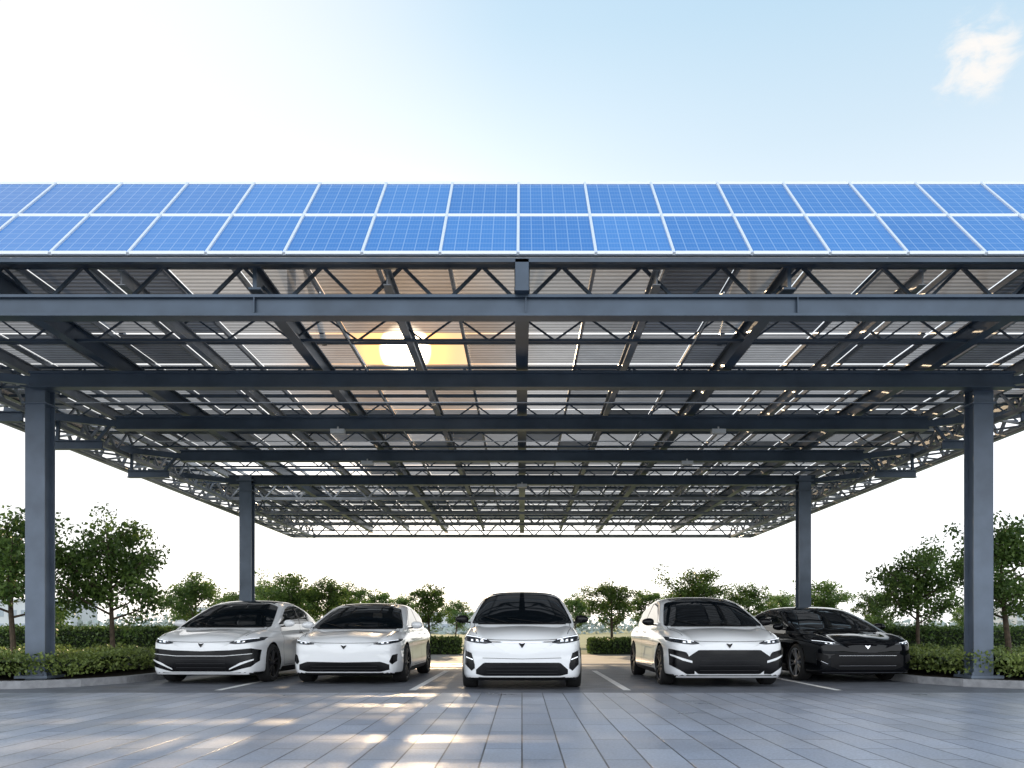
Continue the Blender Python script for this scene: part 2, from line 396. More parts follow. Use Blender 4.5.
for D in (PD,16.4,19.5):
    for s in (-1,1):
        x0=(8.7 if D<14 else 8.6); x1=(10.9 if D<14 else 9.6); zz=4.68 if D<14 else 4.75
        mb.ibeam((s*x0,D,zz),(s*x1,D,zz),.14,.18,0)
        if D>14: mb.beam((s*8.7,D,zz+.09),(s*8.4,D,5.2),.06,.06,0)
        mb.beam((s*(x1-.08),D,zz+.09),(s*(x1-.1),D,5.3),.06,.06,0)
for s in (-1,1):
    mb.ibeam((s*(HW+.2),10.4,5.98),(s*(HW+.2),37.2,5.98),.14,.30,0,t=.03,web=.05)
for x in (0,-3.45,3.45,-6.9,6.9):
    mb.ibeam((x,10.32,5.52),(x,36.9,5.52),.20 if x==0 else .16,.3,0,t=.025,web=.05)
mb.beam((0,10.09,5.235),(0,10.09,5.63),.17,.12,0)
mb.build("main_beams",[steel],parent=can)
mb=MB()
for x in (-1.75,1.75,-5.2,5.2,-8.7,8.7):
    mb.ibeam((x,10.38,5.55),(x,36.9,5.55),.1,.2,0,t=.015,web=.02)
x=-10.725+.975
while x<10.0:
    mb.box((x,23.65,5.87),(.045,26.5,.07),0); x+=.975
mb.build("longitudinal_purlins",[steel_l],parent=can)
def truss(mb,p,q,zb,zt,pitch,wc,ww,m=0):
    p=Vector(p);q=Vector(q);L=(q-p).length; n=max(1,int(round(L/pitch)))
    mb.beam((p.x,p.y,zb),(q.x,q.y,zb),wc,wc,m); mb.beam((p.x,p.y,zt),(q.x,q.y,zt),wc,wc,m)
    for i in range(n):
        a=p.lerp(q,i/n);b=p.lerp(q,(i+.5)/n);c=p.lerp(q,(i+1)/n)
        mb.beam((a.x,a.y,zb),(b.x,b.y,zt),ww,ww,m); mb.beam((b.x,b.y,zt),(c.x,c.y,zb),ww,ww,m)
mb=MB(); D=12.3
while D<36.5:
    truss(mb,(-HW,D,0),(HW,D,0),5.42,5.78,1.0,.04,.026,0)
    D+=2.4
D=11.9
while D<37:
    mb.box((0,D,5.80),(2*HW,.045,.06),0); D+=1.55
truss(mb,(-HW,10.62,0),(HW,10.62,0),5.27,5.80,1.05,.06,.04,0)
mb.build("lattice_trusses",[steel],parent=can)
mb=MB()
for D,zb in ((26,5.2),(29.6,5.25),(33.2,5.3),(37,5.25)):
    truss(mb,(-HW,D,0),(HW,D,0),zb,5.82,1.1,.09 if D<36 else .14,.05,0)
for s in (-1,1):
    truss(mb,(s*HW,11,0),(s*HW,37,0),5.25,6.0,1.15,.12,.06,0)
    truss(mb,(s*(HW-1.0),11,0),(s*(HW-1.0),37,0),5.2,5.75,1.15,.09,.045,0)
    y=11
    while y<37:
        mb.beam((s*HW,y,5.25),(s*(HW-1),y+.55,5.2),.04,.04,0); mb.beam((s*(HW-1),y+.55,5.2),(s*HW,y+1.15,5.25),.04,.04,0); y+=1.15
mb.build("edge_trusses",[steel_l],parent=can)
mb=MB()
for s in (-1,1):
    mb.tube([(s*9.9,11,5.0),(s*9.9,24,4.98),(s*9.9,36.9,5.15)],[.014]*3,6)
    mb.tube([(s*2.6,10.3,5.32),(s*2.6,22.7,5.34)],[.012]*2,6)
for D in (14.9,18.0,21.1):
    mb.tube([(-8.5,D,5.2),(8.5,D,5.2)],[.012]*2,6)
mb.build("tie_rods",[rodm],parent=can)

def roof_mat(name,c,trans,clear=0):
    m,nt,p=new_mat(name); tc=N(nt,'ShaderNodeTexCoord')
    wv=N(nt,'ShaderNodeTexWave',bands_direction='Y'); wv.inputs['Scale'].default_value=2.6; wv.inputs['Distortion'].default_value=.2
    nt.links.new(tc.outputs['Object'],wv.inputs['Vector'])
    n=N(nt,'ShaderNodeTexNoise'); n.inputs['Scale'].default_value=1.6; n.inputs['Detail'].default_value=6
    nt.links.new(tc.outputs['Object'],n.inputs['Vector'])
    geo=N(nt,'ShaderNodeNewGeometry')
    a=N(nt,'ShaderNodeMath',operation='ADD'); nt.links.new(n.outputs['Fac'],a.inputs[0]); nt.links.new(geo.outputs['Random Per Island'],a.inputs[1])
    mr=N(nt,'ShaderNodeMapRange'); mr.inputs['From Min'].default_value=.4; mr.inputs['From Max'].default_value=1.6; mr.inputs['To Min'].default_value=.6; mr.inputs['To Max'].default_value=1.35
    nt.links.new(a.outputs[0],mr.inputs['Value'])
    mm=N(nt,'ShaderNodeVectorMath',operation='SCALE'); mm.inputs[0].default_value=c; nt.links.new(mr.outputs[0],mm.inputs['Scale'])
    w2=N(nt,'ShaderNodeMapRange'); w2.inputs['To Min'].default_value=.5; w2.inputs['To Max'].default_value=1.0; nt.links.new(wv.outputs['Fac'],w2.inputs['Value'])
    m3=N(nt,'ShaderNodeVectorMath',operation='SCALE'); nt.links.new(mm.outputs[0],m3.inputs[0]); nt.links.new(w2.outputs[0],m3.inputs['Scale'])
    nt.links.new(m3.outputs[0],p.inputs['Base Color']); p.inputs['Roughness'].default_value=.4
    b=N(nt,'ShaderNodeBump'); b.inputs['Strength'].default_value=1; b.inputs['Distance'].default_value=.03
    nt.links.new(wv.outputs['Fac'],b.inputs['Height']); nt.links.new(b.outputs[0],p.inputs['Normal'])
    t=N(nt,'ShaderNodeBsdfTranslucent'); nt.links.new(m3.outputs[0],t.inputs['Color'])
    mx=N(nt,'ShaderNodeMixShader'); mx.inputs[0].default_value=trans
    nt.links.new(p.outputs[0],mx.inputs[1]); nt.links.new(t.outputs[0],mx.inputs[2]); out=mx
    if clear>0:
        tr=N(nt,'ShaderNodeBsdfTransparent'); m4=N(nt,'ShaderNodeMixShader')
        cf=N(nt,'ShaderNodeMath',operation='MULTIPLY'); cf.inputs[1].default_value=clear; nt.links.new(w2.outputs[0],cf.inputs[0])
        nt.links.new(cf.outputs[0],m4.inputs[0]); nt.links.new(mx.outputs[0],m4.inputs[1]); nt.links.new(tr.outputs[0],m4.inputs[2]); out=m4
    nt.links.new(out.outputs[0],nt.nodes['Material Output'].inputs['Surface'])
    return m
rm1=roof_mat("translucent_roof_sheet",(.43,.45,.48),.42,.035); rm2=roof_mat("roof_sheet_metal",(.3,.33,.38),.14)
rm3=roof_mat("clear_roof_sheet",(.46,.46,.47),.45,.17)
mb=MB(); nx=22; y=10.35; r_=0
while y<36.6:
    for i in range(nx):
        x0=-10.725+i*.975
        cx=x0+.4875; cy=y+.76
        # gaps added to show the sun and cast warm patches on the paving
        if abs(cx+1.95)<.9 and abs(cy-14.2)<.7: continue
        if -9.6<cx<-5.3 and 22.3<cy<25.5: continue
        m=0 if rng.random()<.6 else 1
        if abs(cx+2)<2.6 and cy<18: m=2
        z=5.945+rng.uniform(-.004,.004)
        mb.add([(x0+.010,y+.012,z),(x0+.965,y+.012,z),(x0+.965,y+1.51,z),(x0+.010,y+1.51,z)],[(0,1,2,3)],m)
    y+=1.55; r_+=1
mb.build("roof_sheets",[rm1,rm2,rm3],parent=can)

def pv_mat():
    m,nt,p=new_mat("photovoltaic_cells")
    uv=N(nt,'ShaderNodeUVMap'); sp=N(nt,'ShaderNodeSeparateXYZ'); nt.links.new(uv.outputs[0],sp.inputs[0])
    def line(out,n,wd):
        a=N(nt,'ShaderNodeMath',operation='MULTIPLY'); a.inputs[1].default_value=n; nt.links.new(out,a.inputs[0])
        f=N(nt,'ShaderNodeMath',operation='FRACT'); nt.links.new(a.outputs[0],f.inputs[0])
        s=N(nt,'ShaderNodeMath',operation='SUBTRACT'); s.inputs[1].default_value=.5; nt.links.new(f.outputs[0],s.inputs[0])
        ab=N(nt,'ShaderNodeMath',operation='ABSOLUTE'); nt.links.new(s.outputs[0],ab.inputs[0])
        g=N(nt,'ShaderNodeMath',operation='GREATER_THAN'); g.inputs[1].default_value=.5-wd; nt.links.new(ab.outputs[0],g.inputs[0]); return g
    l1=line(sp.outputs['X'],6,.04); l2=line(sp.outputs['Y'],8,.04); l3=line(sp.outputs['X'],24,.05)
    mx=N(nt,'ShaderNodeMath',operation='MAXIMUM'); nt.links.new(l1.outputs[0],mx.inputs[0]); nt.links.new(l2.outputs[0],mx.inputs[1])
    l3m=N(nt,'ShaderNodeMath',operation='MULTIPLY'); l3m.inputs[1].default_value=.3; nt.links.new(l3.outputs[0],l3m.inputs[0])
    mx2=N(nt,'ShaderNodeMath',operation='MAXIMUM'); nt.links.new(mx.outputs[0],mx2.inputs[0]); nt.links.new(l3m.outputs[0],mx2.inputs[1])
    sc=N(nt,'ShaderNodeMath',operation='MULTIPLY'); sc.inputs[1].default_value=.42; nt.links.new(mx2.outputs[0],sc.inputs[0])
    geo=N(nt,'ShaderNodeNewGeometry'); r=N(nt,'ShaderNodeValToRGB')
    r.color_ramp.elements[0].color=(.018,.14,.43,1); r.color_ramp.elements[1].color=(.055,.22,.56,1)
    tc=N(nt,'ShaderNodeTexCoord'); n=N(nt,'ShaderNodeTexNoise'); n.inputs['Scale'].default_value=.5; n.inputs['Detail'].default_value=4
    nt.links.new(tc.outputs['Object'],n.inputs['Vector'])
    a=N(nt,'ShaderNodeMath',operation='MULTIPLY_ADD'); nt.links.new(geo.outputs['Random Per Island'],a.inputs[0]); a.inputs[1].default_value=.5
    s2=N(nt,'ShaderNodeMath',operation='MULTIPLY'); s2.inputs[1].default_value=.6; nt.links.new(n.outputs['Fac'],s2.inputs[0]); nt.links.new(s2.outputs[0],a.inputs[2])
    nt.links.new(a.outputs[0],r.inputs['Fac'])
    c=N(nt,'ShaderNodeMix',data_type='RGBA'); c.inputs['B'].default_value=(.4,.55,.75,1)
    nt.links.new(sc.outputs[0],c.inputs['Factor']); nt.links.new(r.outputs['Color'],c.inputs['A'])
    nt.links.new(c.outputs['Result'],p.inputs['Base Color'])
    p.inputs['Roughness'].default_value=.25; p.inputs['Coat Weight'].default_value=.15; p.inputs['Coat Roughness'].default_value=.08; p.inputs['Specular IOR Level'].default_value=.35
    return m
pvm=pv_mat()
P0=Vector((0,10.0,5.68)); P1=Vector((0,11.82,7.57)); ax=(P1-P0); Ls=ax.length; axn=ax.normalized(); nrm=Vector((0,-axn.z,axn.y))
verts=[];faces=[];uvs=[]
fr=MB()
pw=.975; off=-.05
for r in range(2):
    for i in range(-11,11):
        a0=r*Ls/2+.02; a1=(r+1)*Ls/2-.02; x0=off+i*pw+.015; x1=off+(i+1)*pw-.015
        b=len(verts)
        for x,a,u,v in ((x0,a0,0,0),(x1,a0,1,0),(x1,a1,1,1),(x0,a1,0,1)):
            p=P0+axn*a; verts.append((x,p.y,p.z)); uvs.append((u,v))
        faces.append((b,b+1,b+2,b+3))
me=bpy.data.meshes.new("pv_cells"); me.from_pydata(verts,[],faces); me.materials.append(pvm)
ul=me.uv_layers.new(name="UVMap")
for li,l in enumerate(me.loops): ul.data[li].uv=uvs[l.vertex_index]
o=bpy.data.objects.new("pv_cells",me); scene.collection.objects.link(o); o.parent=can
for i in range(-11,12):
    x=off+i*pw
    fr.beam((x,P0.y,P0.z),(x,P1.y,P1.z),.034,.04,0)
for a in (0.0,Ls/2,Ls):
    p=P0+axn*a
    for i in range(-11,11):
        x0=off+i*pw+.018; x1=off+(i+1)*pw-.018
        q=p+axn*(.015 if a==0 else (-.015 if a==Ls else 0))
        fr.beam((x0,q.y,q.z),(x1,q.y,q.z),.045 if a!=Ls/2 else .034,.038,0)
fr.build("pv_frames",[alu],parent=can)
mb=MB()
pb=P0-nrm*.05; pt=P1-nrm*.05
mb.add([(-10.75,pb.y,pb.z),(10.75,pb.y,pb.z),(10.75,pt.y,pt.z),(-10.75,pt.y,pt.z)],[(0,1,2,3)],1)
for i in range(-3,4):
    x=i*3.45
    mb.beam((x,12.0,5.97),(x,11.86,7.40),.1,.1,0); mb.beam((x,14,5.97),(x,11.95,7.2),.08,.08,0)
mb.box((0,10.06,5.615),(21.5,.06,.05),0)
mb.build("pv_supports",[steel,simple("pv_backsheet",(.5,.52,.55),.6)],parent=can)
lm=simple("luminaire_housing",(.6,.6,.6),.5)
mb=MB()
for x,D in ((-3.75,16.3),(4.0,16.3),(-3.75,19.4),(4.0,19.4),(0.0,22.5)):
    mb.box((x,D,5.0),(.28,.14,.09),0); mb.beam((x,D,5.04),(x,D,5.1),.03,.03,0)
mb.build("luminaires",[lm],parent=can)

# ------------------------------------------------------------------ cars
def pchip(keys):
    X=np.array([k[0] for k in keys],float);Y=np.array([k[1] for k in keys],float)
    h=np.diff(X);d=np.diff(Y)/h;n=len(X);m=np.zeros(n);m[0]=d[0];m[-1]=d[-1]
    for i in range(1,n-1):
        if d[i-1]*d[i]>0:
            w1=2*h[i]+h[i-1];w2=h[i]+2*h[i-1];m[i]=(w1+w2)/(w1/d[i-1]+w2/d[i])
    def f(x):
        x=min(max(x,X[0]),X[-1]); i=min(int(np.searchsorted(X,x,side='right')-1),n-2);i=max(i,0)
        t=(x-X[i])/h[i]
        return float((2*t**3-3*t**2+1)*Y[i]+(t**3-2*t**2+t)*h[i]*m[i]+(-2*t**3+3*t**2)*Y[i+1]+(t**3-t**2)*h[i]*m[i+1])
    return f
def catmull(P,k):
    P=[np.array(p,float) for p in P]; Q=[2*P[0]-P[1]]+P+[2*P[-1]-P[-2]]; out=[]
    for i in range(1,len(Q)-2):
        for j in range(k):
            t=j/k
            out.append(.5*((2*Q[i])+(-Q[i-1]+Q[i+1])*t+(2*Q[i-1]-5*Q[i]+4*Q[i+1]-Q[i+2])*t*t+(-Q[i-1]+3*Q[i]-3*Q[i+1]+Q[i+2])*t**3))
    out.append(P[-1]); return out

def paint(name,c,spec=.5,cior=1.6):
    m,nt,p=new_mat(name); p.inputs['Base Color'].default_value=(*c,1); p.inputs['Roughness'].default_value=.3
    p.inputs['Coat Weight'].default_value=1; p.inputs['Coat Roughness'].default_value=.008; p.inputs['Coat IOR'].default_value=cior; p.inputs['Specular IOR Level'].default_value=spec
    tc=N(nt,'ShaderNodeTexCoord'); n=N(nt,'ShaderNodeTexNoise'); n.inputs['Scale'].default_value=350
    nt.links.new(tc.outputs['Object'],n.inputs['Vector'])
    mr=N(nt,'ShaderNodeMapRange'); mr.inputs['To Min'].default_value=.24; mr.inputs['To Max'].default_value=.36
    nt.links.new(n.outputs['Fac'],mr.inputs['Value']); nt.links.new(mr.outputs[0],p.inputs['Roughness']); return m
white=paint("white_car_paint",(.86,.87,.88)); blackp=paint("black_car_paint",(.003,.0035,.005),.0,1.36)
glass=simple("tinted_glass",(.004,.006,.008),.02,spec=.45); trim=simple("black_plastic_trim",(.008,.008,.009),.5,spec=.2)
gloss=simple("gloss_black",(.004,.004,.005),.2,spec=.3); chrome=simple("chrome",(.8,.8,.82),.12,1)
tyre=simple("tyre_rubber",(.014,.014,.014),.8,bump=.4,bscale=60); rimm=simple("alloy_rim",(.35,.36,.38),.3,.9); rimd=simple("dark_rim",(.05,.05,.055),.35,.7)
under=simple("underbody",(.008,.008,.008),.9,spec=.1); lens=simple("headlamp_lens",(.02,.024,.03),.05)
led=simple("led_light",(.9,.93,1),.2,emis=(.9,.95,1),estr=.9); gap=simple("panel_gap",(.03,.03,.033),.8,spec=.2)
reflc=simple("lamp_reflector",(.6,.62,.65),.15,.9)
MATS=[white,blackp,glass,trim,gloss,chrome,under,lens,led,gap,reflc]
def wheel_mesh(rimmat):
    mb=MB(); n=40
    prof=[(.245,-.10,0),(.29,-.122,0),(.33,-.118,0),(.348,-.09,0),(.352,0,0),(.348,.09,0),(.33,.118,0),(.29,.122,0),(.272,.112,0),(.264,.112,1),(.252,.10,1),(.245,.02,2),(.08,.01,2),(.001,.01,2)]
    rings=[[ (x,r*math.cos(2*math.pi*k/n),r*math.sin(2*math.pi*k/n)) for k in range(n)] for r,x,_ in prof]
    for i in range(len(prof)-1):
        vs=rings[i]+rings[i+1]; mb.add(vs,[(k,(k+1)%n,n+(k+1)%n,n+k) for k in range(n)],prof[i+1][2])
    mb.tube([(.02,0,0),(.04,0,0)],[.17,.17],28,3)
    mb.tube([(.05,0,0),(.10,0,0),(.108,0,0)],[.065,.055,.03],16,1)
    for s in range(5):
        for dd in (-.13,.13):
            a=2*math.pi*s/5+dd*.5; b=2*math.pi*s/5+dd*1.6
            p=Vector((.085,.045*math.cos(a),.045*math.sin(a))); q=Vector((.098,.255*math.cos(b),.255*math.sin(b)))
            d=(q-p).normalized(); t=Vector((1,0,0)).cross(d).normalized()
            vs=[]
            for pt,wd in ((p,.018),(q,.015)):
                for sg,xo in ((-1,-.02),(1,-.02),(.7,.01),(-.7,.01)): vs.append(pt+t*sg*wd+Vector((xo,0,0)))
            mb.add(vs,[(0,1,2,3)[::-1],(4,5,6,7),(0,1,5,4),(1,2,6,5),(2,3,7,6),(3,0,4,7)],1)
    o=mb.build("wheel_tmp",[tyre,rimmat,under,reflc],True); me=o.data; bpy.data.objects.remove(o)
    for p in me.polygons:
        if p.material_index==1 and len(p.vertices)==4 and p.area<.01 : p.use_smooth=False
    return me
WM=[wheel_mesh(rimm),wheel_mesh(rimd)]

def build_car(name,loc,yaw,body,style,H=1.66,L=4.6,hw=.95,rim=0,roofblack=True,mirror_m=None,fast=False):
    import bmesh
    car=empty(name,loc,yaw)
    zs=lambda z: z if z<.5 else .5+(z-.5)*(H-.5)/(1.66-.5)
    k=L/4.6; ws=hw/.95
    HWf=pchip([(0,.60),(.02,.70),(.05,.775),(.10,.83),(.2,.88),(.45,.925),(1,.945),(2.3,.95),(3.6,.945),(4.15,.92),(4.42,.86),(4.55,.74),(4.6,.55)])
    ZB=pchip([(0,.33),(.02,.24),(.06,.185),(.15,.16),(.4,.15),(1,.15),(3.6,.16),(4.2,.21),(4.45,.29),(4.57,.40),(4.6,.5)])
    ZT=pchip([(0,.72),(.02,.775),(.06,.825),(.15,.885),(.4,.955),(.8,1.01),(1.2,1.045),(1.6,1.06),(3.6,1.09),(4.2,1.1),(4.45,1.06),(4.57,.96),(4.6,.86)])
    mb=MB(); n=110; ys=[4.6*(1-math.cos(math.pi*i/n))/2 for i in range(n+1)]
    def sec(y,sc=1.0,yo=0):
        W=HWf(y)*ws; zb=ZB(y); zt=zs(ZT(y)); h=zt-zb
        cab=min(1,max(0,(y-.9)/.7)); nose=max(0,1-y/1.3)
        f1=1-.012*cab
        ct=[(0,zb),(.55*W,zb),(.88*W,zb+.012*h),(.972*W,zb+.09*h),(.998*W,zb+.24*h),(f1*W,zb+.42*h),(.985*W,zb+.60*h),(.997*W*(1-.01*(1-cab)),zb+.72*h),(.965*W,zb+.85*h),(.89*W,zb+.955*h),(.77*W,zt+.004*nose),(.60*W,zt-.026*nose-.008),(.3*W,zt-.012*nose),(0,zt+.004)]
        pts=catmull(ct,4)
        c=(0,(zb+zt)/2)
        out=[(x*sc,y*k-yo,c[1]+(z-c[1])*sc) for x,z in pts]
        return out+[(-x,yy,z) for x,yy,z in out[-2:0:-1]]
    secs=[sec(0,.35,.012),sec(0,.75,.008)]+[sec(y) for y in ys]+[sec(4.6,.7,-.008),sec(4.6,.3,-.012)]
    m=len(secs[0]); vs=[p for s in secs for p in s]; fs=[]
    for i in range(len(secs)-1):
        for j in range(m): fs.append((i*m+j,i*m+(j+1)%m,(i+1)*m+(j+1)%m,(i+1)*m+j))
    fs.append(tuple(range(m))[::-1]); fs.append(tuple((len(secs)-1)*m+j for j in range(m)))
    mb.add(vs,fs,body)
    lower_v,lower_f=list(mb.v),list(mb.f)
    if fast:
        ZG=pchip([(.85,.99),(1.0,1.055),(1.3,1.205),(1.6,1.355),(1.9,1.50),(2.15,1.60),(2.5,1.655),(2.75,1.658),(3.1,1.60),(3.5,1.48),(3.9,1.32),(4.25,1.15),(4.5,1.03)])
    else:
        ZG=pchip([(.85,.99),(1.0,1.055),(1.3,1.215),(1.6,1.375),(1.9,1.525),(2.12,1.605),(2.5,1.652),(2.8,1.66),(3.2,1.635),(3.7,1.53),(4.1,1.37),(4.4,1.17),(4.5,1.05)])
    gb=MB(); gsec=[]
    for i in range(74):
        y=.85+3.65*i/73; zg=zs(ZG(y)); base=zs(.98)
        B=(.885 if y<3.3 else .885-.16*((y-3.3)/1.2)**1.5)*ws
        if y<1.4: B-=.06*(1.4-y)/.55
        wz=lambda z: B-.30*max(0,(z-zs(1.04)))-.26*max(0,z-zs(1.04))**2
        zsd=base+(zg-base)*.80
        hh=(zg-base)/.65
        ct=[(B,base-.05),(wz(base+(zg-base)*.3),base+(zg-base)*.3),(wz(base+(zg-base)*.58),base+(zg-base)*.58),(wz(zsd),zsd),(wz(zsd)-.07,zg-.062*hh),(wz(zsd)*.72,zg-.026*hh),(wz(zsd)*.4,zg-.006*hh),(0,zg)]
        pts=catmull(ct,4); o_=[(x,y*k,z) for x,z in pts]; gsec.append(o_+[(-x,yy,z) for x,yy,z in o_[-2::-1]])
    gb.grid(gsec,body)
    allv=lower_v+gb.v; allf=lower_f+[tuple(a+len(lower_v) for a in f) for f in gb.f]
    bvh=BVHTree.FromPolygons([Vector(v) for v in allv],allf)
    o=mb.build("body_tmp",MATS,True)
    R=.39; axles=(.87*k,3.72*k)
    cut=MB()
    for ya in axles:
        for s in (-1,1): cut.tube([(s*.60,ya,.35),(s*1.2,ya,.35)],[R,R],56)
    c=cut.build("cut",[under])
    for ob in (o,c):
        b=bmesh.new(); b.from_mesh(ob.data); bmesh.ops.recalc_face_normals(b,faces=b.faces); b.to_mesh(ob.data); b.free()
    md=o.modifiers.new("b",'BOOLEAN'); md.operation='DIFFERENCE'; md.object=c; md.solver='EXACT'
    dg=bpy.context.evaluated_depsgraph_get(); dg.update(); me=bpy.data.meshes.new_from_object(o.evaluated_get(dg))
    bpy.data.objects.remove(o); bpy.data.objects.remove(c)
    for p in me.polygons:
        cx,cy,cz=p.center
        ds=min(math.hypot(cy-ya,cz-.35) for ya in axles)
        if ds<R-.003 and abs(abs(cx)-.6)<.02 or (abs(ds-R)<.006 and abs(p.normal.x)<.2 and abs(cx)>.58): p.material_index=6; p.use_smooth=False
        elif p.normal.z<-.5 and cz<.3: p.material_index=6
    if len(me.materials)==0:
        for mm_ in MATS: me.materials.append(mm_)
    ob=bpy.data.objects.new("body_shell",me); ob.parent=car; scene.collection.objects.link(ob)
    gb.build("roof_and_pillars",MATS,True,car)
    pm=MB()
    def cast(o_,d,off):
        h=bvh.ray_cast(Vector(o_),Vector(d))
        if h[0] is None: return None
        nn=h[1]
        if nn.dot(Vector(d))>0: nn=-nn
        return h[0]+nn*off
    def fpatch(st,mat,off=.004,nu=26,nv=6,both=False):
        S=[(x*ws,zs(a),zs(b)) for x,a,b in st]
        X=[s[0] for s in S]
        for sg in ((1,-1) if both else (1,)):
            P=[]
            for i in range(nu+1):
                x=X[0]+(X[-1]-X[0])*i/nu; lo=np.interp(x,X,[s[1] for s in S]); hi=np.interp(x,X,[s[2] for s in S]); row=[]
                for j in range(nv+1):
                    z=lo+(hi-lo)*j/nv; q=cast((sg*x,-3,z),(0,1,0),off)
                    if q is None:
                        h=bvh.find_nearest(Vector((sg*x,.2,z))); q=h[0]
                    row.append(tuple(q))
                P.append(row)
            pm.grid(P,mat)
    def spatch(st,mat,off=.004,nu=30,nv=6):
        Y=[s[0]*k for s in st]
        for sg in (1,-1):
            P=[]
            for i in range(nu+1):
                y=Y[0]+(Y[-1]-Y[0])*i/nu; lo=np.interp(y,Y,[zs(s[1]) for s in st]); hi=np.interp(y,Y,[zs(s[2]) for s in st]); row=[]
                for j in range(nv+1):
                    z=lo+(hi-lo)*j/nv; q=cast((sg*3,y,z),(-sg,0,0),off)
                    if q is None: q=bvh.find_nearest(Vector((sg*.9,y,z)))[0]
                    row.append(tuple(q))
                P.append(row)
            pm.grid(P,mat)
    P=[]
    for j in range(25):
        t=j/24; z=zs(1.07+t*(1.622-1.07))
        wd=(.825-.145*t-.055*t*t)*ws
        if j==0: wd-=.02
        if j==24: wd-=.05
        if j==23: wd-=.015
        row=[]
        for i in range(35):
            x=-wd+2*wd*i/34; zz=z-.075*t*(x/wd)**2-.010*(x/wd)**2
            q=cast((x,-3,zz),(0,1,0),.004)
            row.append(tuple(q) if q is not None else tuple(bvh.find_nearest(Vector((x,1.6*k,zz)))[0]))
        P.append(row)
    pm.grid(P,2)
    fpatch([(-.72,1.045,1.068),(.72,1.045,1.068)],3,.006,20,2)
    st=[]
    for y in np.linspace(1.36,4.02,27):
        top=(ZG(y)-.125 if y<3 else ZG(y)-.14); bot=1.12+.012*(y-1.4)
        if y>3.4 and fast: bot+=(y-3.4)*.1
        elif y>3.6: bot+=(y-3.6)*.28
        st.append((y,bot,max(top,bot+.003)))
    spatch(st,2,.004,60,8)
    spatch([(2.62,1.13,ZG(2.62)-.13),(2.69,1.13,ZG(2.69)-.13)],4,.007,2,8)
    P=[]
    for i in range(20):
        y=(2.12+1.25*i/19)*k; row=[]
        for j in range(17):
            x=(-.52+1.04*j/16)*ws; q=cast((x,y,4),(0,0,-1),.003); row.append(tuple(q))
        P.append(row)
    if roofblack: pm.grid(P,2)
    for y0 in (1.42,2.62,3.5): spatch([(y0-.004,.30,1.10),(y0+.004,.30,1.10)],9,.002,1,16)
    spatch([(1.42,.295,.303),(3.2,.295,.303)],9,.002,30,1)
    spatch([(1.30,.155,.27),(3.28,.165,.27)],3,.008,30,3)
    for y0 in (2.4,3.3): spatch([(y0,.93,.955),(y0+.2,.93,.955)],body if body else 4,.018,6,2)
    spatch([(4.1,.95,.99),(4.45,.93,1.0)],4,.006,8,2)
    for sg in (-1,1):
        P=[]
        for i in range(30):
            y=(.16+.95*i/29)*k; xx=(.70+.08*min(1,i/15))*ws; row=[]
            for dx in (-.004,.004): q=cast((sg*(xx+dx),y,3),(0,0,-1),.003); row.append(tuple(q))
            P.append(row)
        pm.grid(P,9)
    def badge(z,mat=4):
        fpatch([(-.045,z+.02,z+.035),(0,z-.045,z+.02),(.045,z+.02,z+.035)],mat,.012,6,2)
    def hoodline(z):
        fpatch([(-.66,z+.010,z+.018),(-.4,z-.008,z),(0,z-.014,z-.006),(.4,z-.008,z),(.66,z+.010,z+.018)],9,.003,40,1)
    def lights(lo,hi,x0=.48,x1=.905,tilt=.06,n=2):
        t=hi-lo
        S=[(x0,lo,lo+.014),(x0+.1,lo-.012,lo+t*.65),(x0+.24,lo,hi),(x1-.04,lo+tilt*.55,hi+tilt*.5),(x1,lo+tilt,hi+tilt*.55)]
        fpatch(S,7,.006,28,6,True)
        fpatch([(x0+.08,lo+t*.44,lo+t*.52),(x0+.22,hi-.020,hi-.010),(x1-.04,hi+tilt*.5-.022,hi+tilt*.5-.010)],8,.010,20,1,True)
        for q in range(n):
            cx=x0+.15+q*.075
            fpatch([(cx-.026,lo+t*.15,lo+t*.60),(cx+.026,lo+t*.22,lo+t*.66)],10,.009,3,2,True)
            fpatch([(cx-.013,lo+t*.28,lo+t*.50),(cx+.013,lo+t*.32,lo+t*.54)],8,.012,2,1,True)
    if style=='A':
        lights(.745,.83); hoodline(.78); badge(.715)
        fpatch([(-.90,.42,.62),(-.82,.32,.655),(-.5,.235,.62),(0,.235,.60),(.5,.235,.62),(.82,.32,.655),(.90,.42,.62)],4,.005,60,10)
        fpatch([(-.82,.545,.555),(-.4,.505,.515),(.4,.505,.515),(.82,.545,.555)],body,.018,40,1)
        for z in (.30,.37,.44): fpatch([(-.42,z,z+.010),(.42,z,z+.010)],9,.012,40,1)
        fpatch([(.48,.27,.290),(.66,.35,.39),(.84,.43,.455)],body,.02,12,2,True)
        fpatch([(-.78,.19,.215),(.78,.19,.215)],body,.012,40,1)
    elif style=='B':
        lights(.745,.815,x0=.50); hoodline(.775); badge(.69)
        fpatch([(-.76,.27,.36),(-.62,.235,.41),(0,.235,.40),(.62,.235,.41),(.76,.27,.36)],4,.005,50,6)
        for z in (.275,.33): fpatch([(-.56,z,z+.008),(.56,z,z+.008)],9,.012,40,1)
        fpatch([(.76,.40,.42),(.80,.36,.53),(.87,.42,.55)],4,.006,10,4,True)
        fpatch([(-.80,.185,.205),(.80,.185,.205)],3,.010,40,1)
    elif style=='C':
        lights(.755,.855,x0=.46,n=3); hoodline(.805); badge(.72,3)
        fpatch([(-.48,.765,.777),(0,.748,.760),(.48,.765,.777)],5,.008,40,1)
        fpatch([(-.70,.27,.34),(-.58,.24,.45),(.58,.24,.45),(.70,.27,.34)],4,.005,50,7)
        for z in (.28,.33,.38): fpatch([(-.54,z,z+.008),(.54,z,z+.008)],9,.012,40,1)
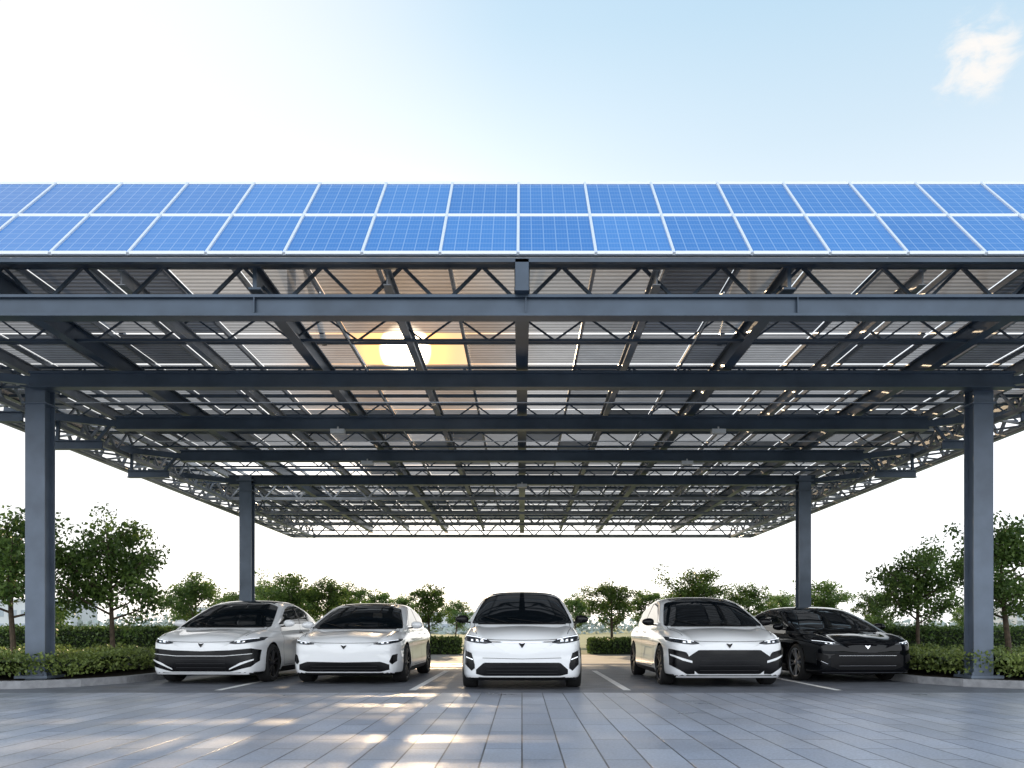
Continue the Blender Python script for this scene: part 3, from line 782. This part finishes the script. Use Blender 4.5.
        fpatch([(.72,.36,.42),(.77,.32,.60),(.87,.42,.64)],4,.006,12,6,True)
        fpatch([(.745,.49,.505),(.85,.53,.545)],8,.012,6,1,True)
        fpatch([(-.84,.175,.215),(.84,.175,.215)],3,.012,50,1)
        fpatch([(-.60,.52,.527),(0,.505,.512),(.60,.52,.527)],9,.003,40,1)
    elif style=='D':
        lights(.745,.83,x0=.47); hoodline(.79); badge(.715)
        fpatch([(-.64,.38,.52),(-.48,.235,.64),(.48,.235,.64),(.64,.38,.52)],4,.005,50,10)
        for z in (.29,.37,.45,.53): fpatch([(-.46,z,z+.010),(.46,z,z+.010)],9,.014,40,1)
        fpatch([(.54,.235,.33),(.66,.235,.60),(.89,.38,.66)],4,.006,16,8,True)
        fpatch([(.58,.42,.455),(.72,.46,.50),(.87,.54,.565)],body,.02,14,2,True)
        fpatch([(-.80,.18,.21),(.80,.18,.21)],body,.014,50,1)
    elif style=='E':
        lights(.74,.815,x0=.50); hoodline(.78); badge(.69,5)
        fpatch([(-.66,.31,.50),(-.50,.25,.57),(.50,.25,.57),(.66,.31,.50)],3,.005,50,8)
        for z in (.32,.50): fpatch([(-.52,z,z+.006),(.52,z,z+.006)],5,.014,40,1)
        fpatch([(.70,.36,.50),(.86,.44,.58)],3,.006,12,5,True)
        fpatch([(.71,.35,.358),(.86,.43,.438)],5,.012,12,1,True)
        fpatch([(-.78,.195,.202),(.78,.195,.202)],5,.010,40,1)
    pm.tube([(.35,1.02*k,zs(1.06)+.02),(-.25,1.15*k,zs(1.135)+.02)],[.007,.005],5,3)
    pm.tube([(-.25,1.02*k,zs(1.06)+.02),(-.68,1.25*k,zs(1.18)+.01)],[.007,.005],5,3)
    pm.build("glazing_lights_and_trim",MATS,True,car)
    mm=MB(); mi=body if mirror_m is None else mirror_m
    for sg in (-1,1):
        cx,cy,cz=sg*(hw+.07),1.48*k,zs(1.14); rows=[]
        for i in range(9):
            a=math.pi*i/8; row=[]
            for j in range(17):
                b=2*math.pi*j/16
                sx=max(.001,math.sin(a))**.75
                row.append((cx-sg*.115*math.cos(a),cy+.06*sx*math.cos(b)+(0.02*math.cos(a)),cz+.07*sx*math.sin(b)*(1+.15*math.cos(a))))
            rows.append(row)
        mm.grid(rows,mi)
        mm.beam((sg*(hw-.1),1.47*k,cz-.06),(sg*(hw+.02),1.49*k,cz-.045),.05,.03,4)
    mm.build("door_mirrors",MATS,True,car)
    for ya in axles:
        for sg in (1,-1):
            wo=bpy.data.objects.new("wheel",WM[rim]); wo.parent=car; wo.location=(sg*(hw-.125),ya,.352)
            wo.rotation_euler=(random.uniform(0,1.2),0,0 if sg>0 else math.pi); scene.collection.objects.link(wo)
    return car
build_car("white_electric_car",(-5.64,14.05,0),math.radians(-2),0,'A',1.57,4.7,1.0,1,fast=True)
build_car("white_electric_car",(-3.12,14.0,0),math.radians(-1),0,'B',1.51,4.7,.99,1,fast=True)
build_car("white_electric_car",(0,12.7,0),0,0,'C',1.69,4.5,.99,1,mirror_m=4)
build_car("white_electric_car",(3.45,13.3,0),math.radians(1),0,'D',1.61,4.75,1.02,1,mirror_m=4,fast=True)
build_car("black_electric_car",(6.22,14.4,0),math.radians(4),1,'E',1.45,4.8,.97,0,fast=True)
